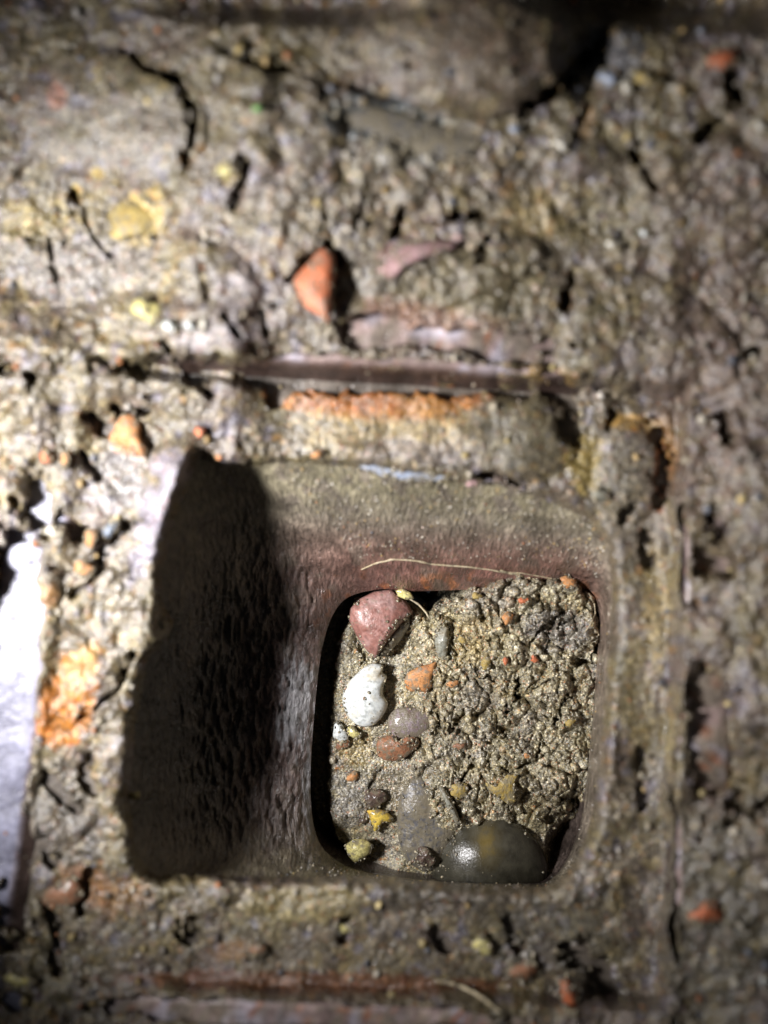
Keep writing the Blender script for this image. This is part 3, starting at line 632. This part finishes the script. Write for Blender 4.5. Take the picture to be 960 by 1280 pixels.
stone('clay_shard', 'angular purplish red clay stone wedged against the back lip of the throat', 'stone',
      [(438, 760), (450, 748), (468, 739), (490, 736), (506, 748), (517, 765), (503, 779), (491, 793), (480, 809), (469, 824), (457, 812), (445, 794), (436, 775)], 'silt', 30, M['red'], rnd=2.6, ang=True, zbase=-366, apex=(484, 786), rough=.03, tilt=(-.05, -.1))
stone('broken_face', 'dark layered grey fragment tucked under the red clay stone', 'stone', [(464, 822), (476, 799), (488, 784), (504, 770), (514, 765), (513, 782), (500, 802), (482, 820)], 'silt', 22, M['slate'], ang=True, zbase=-376)
stone('quartz_pebble', 'white translucent quartz pebble half buried near the left wall', 'pebble',
      [(428, 872), (431, 858), (442, 846), (455, 834), (466, 829), (479, 832), (478, 840), (484, 846), (480, 857), (479, 868), (485, 880), (478, 896), (466, 907), (450, 908), (438, 899), (430, 886)], 'silt', 22, M['white'], rnd=2.3, zbase=-382, rough=.012)
stone('tile_fragment', 'flat orange tile fragment beside the white quartz pebble', 'fragment', [(505, 850), (510, 840), (524, 833), (536, 830), (547, 826), (543, 840), (539, 850), (541, 858), (532, 866), (522, 863), (514, 865), (507, 860)], 'silt', 12, M['orange'], rnd=3, ang=True, lift=9, rough=.05)
stone('stone', 'purplish grey wet stone just above the reddish curved one', 'stone', [(484, 905), (492, 888), (512, 884), (534, 890), (540, 905), (528, 922), (510, 930), (494, 922)], 'silt', 14, M['purple'], zbase=-388)
stone('stone', 'reddish brown curved wet stone left of the crumbly heap', 'stone', [(470, 936), (474, 923), (488, 919), (500, 926), (508, 921), (521, 922), (524, 930), (514, 941), (500, 950), (484, 951), (474, 946)], 'silt', 15, M['brown'], zbase=-380, rough=.09)
stone('pebble', 'small round milky pebble just below the white quartz', 'pebble', (425, 916, 9, 12, 0), 'silt', 10, M['white'], zbase=-392)
stone('pebble', 'small glassy yellow pebble touching the milky one', 'pebble', (442, 916, 9, 7, 20), 'silt', 7, M['pale'], zbase=-390)
stone('pebble', 'brown speckled pebble below the small milky pebble', 'pebble', (429, 930, 9, 7, 0), 'silt', 7, M['brown'], zbase=-393)
stone('flint_chip', 'bright yellow and orange flint wedge on the wet silt', 'stone', [(458, 1013), (470, 1010), (482, 1013), (493, 1023), (488, 1028), (478, 1028), (474, 1036), (468, 1041), (464, 1028)], 'silt', 14, M['yellow'], ang=True, zbase=-388, rough=.04)
stone('flint_chip', 'pale yellow angular flint by the front left corner of the throat', 'stone', [(431, 1056), (442, 1049), (456, 1048), (466, 1056), (464, 1066), (454, 1074), (443, 1079), (435, 1070)], 'silt', 16, M['pale'], ang=True, zbase=-386, rough=.06)
stone('pebble', 'dark brown knobbly pebble above the bright yellow flint', 'pebble', (468, 998, 17, 11, 5), 'silt', 12, M['dark'], zbase=-388, rough=.1)
stone('pebble', 'small orange pebble in the wet sand by the left wall', 'pebble', (441, 971, 7, 7, 0), 'silt', 7, M['orange'], zbase=-395)
stone('chip', 'tiny black chip left of the bright yellow flint', 'chip', (454, 1026, 6, 4, -30), 'silt', 5, M['dark'], zbase=-392)
stone('flat_stone', 'large flat blue-grey stone with ochre stains beside the round pebble', 'stone',
      [(500, 995), (510, 976), (524, 968), (548, 990), (566, 1008), (572, 1030), (566, 1060), (556, 1085), (530, 1090), (508, 1078), (498, 1050), (496, 1020)], 'silt', 20, M['slate'], rnd=3.4, ang=True, zbase=-389, rough=.09)
stone('pebble', 'small oval silty pebble lying on the flat blue-grey stone', 'pebble', (531, 1072, 12, 13, 20), 'silt', 12, M['dark'], zbase=-366, rough=.1)
stone('shard', 'thin pale shard standing on the edge of the flat stone', 'shard', [(548, 984), (553, 982), (566, 1002), (577, 1030), (571, 1032), (558, 1008)], 'silt', 10, M['grey'], ang=True, zbase=-356)
stone('stone', 'grey-green flat stone half buried left of the crumbly heap', 'stone', [(545, 786), (560, 783), (562, 800), (558, 822), (548, 822), (543, 804)], 'silt', 12, M['grey'], ang=True, lift=5)
big = stone('round_pebble', 'large smooth round dark grey pebble with a yellow patch at the front of the throat', 'pebble', [(613 + 73 * math.cos(t), 1096 + 75 * math.sin(t)) for t in np.arange(24) / 24 * 6.2832], 'silt', 52, None, rnd=2.0, zbase=-392, rough=.008)
def mat_big():
    m, t, b, N, L = nt('round_pebble')
    tc = N('ShaderNodeTexCoord'); mp = N('ShaderNodeMapping'); L(tc.outputs['Object'], mp.inputs['Vector'])
    mp.inputs['Location'].default_value = (.003, -.0149, 0)
    mp.inputs['Scale'].default_value = (1.2, .9, .3)
    ln = N('ShaderNodeVectorMath', operation='LENGTH'); L(mp.outputs[0], ln.inputs[0])
    n = N('ShaderNodeTexNoise'); n.inputs['Scale'].default_value = 260; n.inputs['Detail'].default_value = 6; L(tc.outputs['Object'], n.inputs['Vector'])
    ad = N('ShaderNodeMath', operation='MULTIPLY_ADD'); ad.inputs[1].default_value = .012; L(n.outputs[0], ad.inputs[0]); L(ln.outputs['Value'], ad.inputs[2])
    r = ramp(N, [(0, (.22, .16, .05)), (.0075, (.19, .14, .045)), (.0125, (.052, .048, .034))]); L(ad.outputs[0], r.inputs[0])
    mx = N('ShaderNodeMix', data_type='RGBA', blend_type='MULTIPLY'); mx.inputs[0].default_value = .8
    r2 = ramp(N, [(.3, g3(.5)), (.7, g3(1.6))]); L(n.outputs[0], r2.inputs[0]); L(r.outputs[0], mx.inputs[6]); L(r2.outputs[0], mx.inputs[7]); L(mx.outputs[2], b.inputs['Base Color'])
    b.inputs['Roughness'].default_value = .22
    n2 = N('ShaderNodeTexNoise'); n2.inputs['Scale'].default_value = 1600; L(tc.outputs['Object'], n2.inputs['Vector'])
    bp = N('ShaderNodeBump'); bp.inputs['Strength'].default_value = .35; bp.inputs['Distance'].default_value = .0004; L(n2.outputs[0], bp.inputs['Height']); L(bp.outputs[0], b.inputs['Normal'])
    return m
big.data.materials.clear(); big.data.materials.append(mat_big())
for nm, lb, ct, sp, th_, mt, lf in [
    ('chip', 'jagged yellow and cream crumbly chip above the round dark pebble', 'chip', [(606, 978), (620, 982), (634, 968), (648, 968), (643, 980), (645, 1002), (636, 1006), (622, 996), (612, 990)], 9, 'ochre', 10),
    ('chip', 'square ochre chip between the flat stone and the heap', 'chip', [(563, 982), (574, 977), (584, 980), (585, 994), (572, 1000), (563, 994)], 8, 'ochre', 9),
    ('chip', 'orange chip at the top right corner of the heap', 'chip', [(699, 722), (708, 719), (720, 724), (722, 733), (708, 736)], 7, 'orange', 8),
    ('chip', 'orange chip near the top of the heap', 'chip', [(626, 770), (634, 764), (642, 768), (640, 778), (632, 782)], 7, 'orange', 9),
    ('chip', 'small dull red chip above the orange chip in the heap', 'chip', (654, 751, 6, 5, 0), 6, 'brick', 9),
    ('chip', 'ochre flake left of centre in the heap', 'chip', [(600, 826), (608, 819), (615, 822), (612, 836), (604, 838)], 6, 'ochre', 9),
    ('chip', 'tiny red chip right of the ochre flake in the heap', 'chip', (632, 826, 4, 5, 0), 5, 'brick', 8),
    ('chip', 'tiny pinkish red chip in the middle of the heap', 'chip', (668, 824, 5, 5, 30), 5, 'brick', 8),
    ('chip', 'yellow orange chip near the right wall of the throat', 'chip', [(706, 902), (716, 896), (721, 900), (714, 909), (708, 910)], 6, 'ochre', 9),
    ('chip', 'pinkish orange chip right of the orange tile fragment', 'chip', (566, 855, 7, 5, -10), 5, 'orange', 8),
    ('chip', 'tiny orange chip low on the right of the heap', 'chip', (659, 945, 4, 4, 0), 4, 'orange', 7),
    ('chip', 'brown chip in the lower middle of the heap', 'chip', (574, 933, 7, 5, 0), 6, 'brown', 8),
    ('chip', 'small ochre chip on the left shoulder of the heap', 'chip', (578, 800, 7, 5, 40), 5, 'ochre', 8),
    ('chip', 'small cream chip above the red chips on the heap', 'chip', (596, 745, 6, 5, 0), 6, 'ochre', 8)]:
    stone(nm, lb, ct, sp, 'silt', th_, M[mt], lift=lf - 2, ang=isinstance(sp[0], tuple), rough=.08)
# on the mud above
stone('brick_fragment', 'bright red brick fragment embedded in the mud above the drain opening', 'brick', [(366, 352), (376, 338), (388, 326), (398, 312), (408, 309), (419, 322), (420, 342), (416, 362), (416, 385), (410, 405), (400, 396), (382, 384), (374, 368)], 'top', 20, M['brick'], ang=True, lift=9, rnd=3, rough=.05)
TOPS = [
    ('clay_fragment', 'dusty pink clay fragment half buried right of the red brick fragment', 'fragment', [(470, 340), (486, 316), (505, 305), (540, 300), (575, 303), (560, 316), (530, 322), (510, 332), (490, 350)], 12, 'pink', 5),
    ('slate_piece', 'smooth blue-grey slate lying near the top middle', 'stone', [(412, 130), (450, 128), (500, 140), (560, 160), (612, 178), (580, 196), (520, 192), (470, 185), (430, 165)], 8, 'slate', -1),
    ('stone', 'blue-grey stone on the mud under the smooth slate piece', 'stone', (486, 190, 26, 16, 20), 10, 'slate', 2),
    ('brick_chip', 'dull red brick chip in the top right corner', 'chip', [(878, 72), (900, 62), (925, 58), (924, 78), (905, 88), (888, 84)], 12, 'brick', 3),
    ('bead_pebble', 'pale blue round pebble at the top right', 'pebble', (763, 97, 14, 13, 0), 12, 'edge_blue', 3),
    ('pebble', 'small peach pebble right of the pale blue round pebble', 'pebble', (784, 109, 9, 9, 0), 9, 'cream', 3),
    ('pebble', 'tan oval pebble right of the small peach pebble', 'pebble', (810, 98, 18, 10, 5), 10, 'ochre', 3),
    ('pebble', 'cream pebble near the right edge of the upper mud', 'pebble', (952, 157, 10, 8, 0), 8, 'cream', 3),
    ('pebble', 'pale cream pebble on mud below the pale blue one', 'pebble', (702, 180, 12, 9, 0), 9, 'cream', 3),
    ('pebble', 'small bluish white pebble beneath the big rounded mud lump', 'pebble', (645, 161, 8, 7, 0), 8, 'edge_blue', 3),
    ('pebble', 'bright white bead-like pebble right of the crumbly ochre patch', 'pebble', (807, 291, 7, 6, 0), 7, 'white', 3),
    ('pebble', 'cream pebble left of the bright white bead-like one', 'pebble', (768, 306, 11, 8, 10), 8, 'cream', 2),
    ('green_grain', 'tiny bright green grain on the mud near the top left', 'grain', (323, 135, 6, 6, 0), 6, 'green', 3),
    ('pebble', 'yellow pebble below the tiny green grain', 'pebble', (284, 212, 14, 10, -15), 9, 'pale', 2),
    ('pebble', 'small brown pebble left above the tiny green grain', 'pebble', (299, 58, 9, 9, 0), 8, 'ochre', 3),
    ('flint_chip', 'pale yellow chip on the left mud above the cracked edge', 'stone', [(162, 378), (176, 372), (190, 378), (203, 382), (200, 402), (188, 406), (176, 396), (164, 390)], 9, 'pale', 3),
    ('pebble', 'first white pebble right of the pale yellow chip', 'pebble', (212, 408, 10, 7, 10), 9, 'white', 3),
    ('pebble', 'second smaller white pebble right of the pale yellow chip', 'pebble', (236, 407, 7, 6, 0), 7, 'white', 3),
    ('pebble', 'third white pebble from the pale yellow chip', 'pebble', (255, 404, 6, 6, 0), 7, 'cream', 3),
    ('flint_chip', 'larger yellow ochre lump in the upper left mud', 'stone', (172, 274, 38, 26, -35), 14, 'ochre', -8),
    ('brick_chip', 'orange and yellow chip in a hole at the left of the ledge', 'chip', [(143, 530), (152, 518), (166, 518), (176, 530), (175, 548), (184, 562), (182, 574), (170, 566), (158, 560), (145, 552)], 14, 'orange', 6),
    ('slate_chip', 'small dark blue slate chip on the left ledge', 'chip', [(127, 662), (138, 652), (150, 650), (148, 660), (138, 672), (130, 672)], 8, 'blue', 10),
    ('brick_chip', 'orange chip left of the small dark blue slate chip', 'chip', (114, 672, 9, 10, 20), 9, 'orange', 5),
    ('pebble', 'peach orange pebble below the small blue slate chip', 'pebble', (105, 710, 12, 10, 0), 10, 'orange', 5),
    ('pebble', 'yellow cream pebble at the far left of the ledge', 'pebble', (68, 664, 11, 8, 0), 9, 'cream', 4),
    ('pebble', 'small rusty pebble at the left edge of the ledge', 'pebble', (57, 573, 8, 9, 0), 8, 'brick', 4),
    ('pebble', 'small orange pebble beside the rusty one on the left ledge', 'pebble', (82, 574, 6, 8, 0), 8, 'orange', 4),
    ('pebble', 'small red pebble above the top left corner of the opening', 'pebble', (250, 540, 6, 8, 0), 8, 'brick', 4),
    ('pebble', 'small cream pebble at the left lip of the opening', 'pebble', (168, 994, 6, 6, 0), 6, 'pale', 2),
    ('shard', 'pale blue shard running along the back edge of the opening', 'shard', [(448, 576), (475, 583), (505, 589), (540, 591), (578, 590), (580, 596), (545, 601), (505, 600), (475, 594), (450, 585)], 6, 'edge_blue', 1),
    ('pebble', 'small reddish pebble at the right end of the pale blue shard', 'pebble', (592, 603, 9, 6, 0), 7, 'pink', 5),
    ('pebble', 'small orange pebble left of the pale blue shard', 'pebble', (397, 568, 7, 5, 0), 6, 'orange', 4),
    ('brick_chip', 'dull orange brick chip in the bottom right corner', 'chip', [(858, 1142), (872, 1136), (880, 1126), (896, 1126), (906, 1140), (902, 1152), (880, 1156), (862, 1150)], 12, 'brick', 4),
    ('brick_chip', 'rusty orange chip beside the dark hole at the bottom right', 'chip', [(698, 1228), (708, 1222), (720, 1235), (726, 1262), (718, 1272), (704, 1254)], 12, 'brick', 4),
    ('pebble', 'round reddish brown pebble below the front edge of the opening', 'pebble', (655, 1213, 18, 14, 0), 12, 'brown', 2),
    ('pebble', 'yellowish pebble in the mud below the round dark pebble', 'pebble', (604, 1182, 13, 12, 0), 10, 'pale', 2),
    ('pebble', 'cream pebble on the mud below the opening', 'pebble', (430, 1160, 9, 8, 0), 8, 'pale', 3),
    ('pebble', 'dull orange pebble low on the left mud', 'pebble', (322, 1188, 12, 8, 0), 8, 'brown', 3),
    ('pebble', 'brown pebble in the mud at the lower left', 'pebble', (80, 1118, 24, 18, 0), 12, 'brown', -1),
    ('pebble', 'tan pebble by the rusty patch on the right of the ledge', 'pebble', (752, 618, 10, 9, 0), 9, 'grey', 3),
    ('pebble', 'pale yellow pebble in the bottom left corner', 'pebble', (24, 1226, 17, 9, 10), 9, 'pale', 3),
    ('pebble', 'white pebble at the lower right of the mud', 'pebble', (956, 1229, 6, 8, 0), 8, 'white', 3),
]
for nm, lb, ct, sp, th_, mt, lf in TOPS:
    stone(nm, lb, ct, sp, 'top', th_, M[mt], lift=lf, ang=isinstance(sp[0], tuple), rough=.06)

# ------------------------------------------------------------------ crumbs banked against and stuck on the stones, dropped onto whatever lies there
bpy.context.view_layer.update(); DG = bpy.context.evaluated_depsgraph_get()
CAMP = Vector((0, 0, HP * U))
def land(u, v):
    d = (Vector(((u - 480) * U, (640 - v) * U, 0)) - CAMP).normalized()
    h, p, n, i, ob, mt = S.ray_cast(DG, CAMP, d)
    return p if h else None
gv, gf_, gc = [], [], []; off = 0
for ol, where in OUTL:
    cen = ol.mean(0); R_ = np.abs(ol - cen).max(); small = R_ < 10
    for q in range(int((10 if small else 26) + R_ * (1.4 if where == 'silt' else .8))):
        p = ol[RNG.randint(len(ol))]; f = (1.02 + .1 * RNG.randn()) if RNG.rand() < .95 else RNG.rand()
        x = cen + (p - cen) * f + RNG.randn(2) * .8; hp = land(*x)
        if hp is None: continue
        r = (.7 + 2.3 * RNG.rand() ** 2.2) * (1. if where == 'silt' else 1.3) * (.7 if small else 1)
        P = lump(np.array(hp) + np.array([0, 0, r * .2 * U]), r * 1.25, ICO1, .4, .75)
        gv.append(P); gf_.append(ICOF1 + off); off += len(P)
        gc.append(np.tile(np.array((.25, .225, .16)) * (.5 + .9 * RNG.rand()), (len(P), 1)))
o = mesh_np('grit_crumbs', np.concatenate(gv), None, np.concatenate(gf_), np.concatenate(gc), SILT)
tag(o, 'small crumbs of mud banked against and stuck on the stones', 'grit', kind='stuff')

# ------------------------------------------------------------------ roots and straw
M['root'] = mat_stone('pale_root', [(.42, .34, .20), (.60, .52, .36)], 500, .55, .4)
def strand(name, label, cat, pts, r, zf, mat):
    # a tapering tube through (u, v) points lying on a surface
    P = []
    for i in range(len(pts) - 1):
        for k in range(6):
            t = k / 6; P.append((pts[i][0] * (1 - t) + pts[i + 1][0] * t, pts[i][1] * (1 - t) + pts[i + 1][1] * t))
    P.append(pts[-1]); P = np.array(P, float)
    P[1:-1] = (P[:-2] + P[1:-1] * 2 + P[2:]) / 4
    P = P + .5 * np.stack([fbm(P[:, 0] / 7, P[:, 1] / 7, 3, 2), fbm(P[:, 0] / 7 + 9, P[:, 1] / 7, 5, 2)], -1)
    C = np.array([w3(np.array(p[0]), np.array(p[1]), np.array(zf(p[0], p[1]) + r * .8)) for p in P])
    n = len(C); loops = []
    T = np.gradient(C, axis=0); T /= np.linalg.norm(T, axis=1)[:, None]
    for i in range(n):
        a = np.cross(T[i], (0, 0, 1)); a /= np.linalg.norm(a); b = np.cross(T[i], a)
        rr = r * U * 1.25 * (.35 + .65 * math.sin(math.pi * min(1, .08 + .9 * i / (n - 1))) ** .5) * (.8 + .5 * RNG.rand())
        loops.append(np.array([C[i] + rr * (math.cos(q) * a + math.sin(q) * b) for q in np.arange(7) / 7 * 6.283]))
    co_, F = loft(loops); o = mesh_np(name, co_, F, None, None, mat, loc=tuple(C[0])); tag(o, label, cat); return o
BP = np.array([np.c_[p, zz_] for p, zz_ in BW]).reshape(-1, 3)
def bowlz(u, v):
    return float(BP[np.argmin((BP[:, 0] - u) ** 2 + (BP[:, 1] - v) ** 2), 2])
strand('root', 'long pale dry rootlet stretched across the back wall of the gully', 'root', [(452, 712), (470, 704), (492, 699), (520, 701), (545, 706), (580, 708), (612, 712), (630, 716), (650, 716), (690, 723)], 1.1, bowlz, M['root'])
strand('root', 'short thick pale rootlet end above the heap', 'root', [(624, 713), (636, 716), (650, 718)], 1.9, bowlz, M['root'])
strand('root', 'thin curved rootlet at the right side of the heap', 'root', [(736, 742), (743, 755), (744, 768), (738, 780), (730, 792)], .8, lambda u, v: float(sedz(u, v)) + 8, M['root'])
strand('root', 'fine pale fibre running down from the throat lip to the heap', 'root', [(497, 742), (512, 748), (524, 756), (533, 766), (538, 775)], 1.3, lambda u, v: max(bowlz(u, v), -300), M['root'])
strand('root', 'thin brown rootlet lying in the mud below the opening', 'root', [(545, 1225), (575, 1232), (600, 1245), (625, 1265)], 1.8, lambda u, v: topz(u, v) + 3, M['root'])
stone('clump', 'yellow crumb of clay caught on the back lip of the throat', 'crumb', [(494, 738), (504, 735), (514, 741), (518, 748), (508, 750), (498, 746)], 'silt', 6, M['pale'], zbase=-268, ang=True, rough=.1)
print('verts', sum(len(o.data.vertices) for o in COL.objects if o.type == 'MESH'))
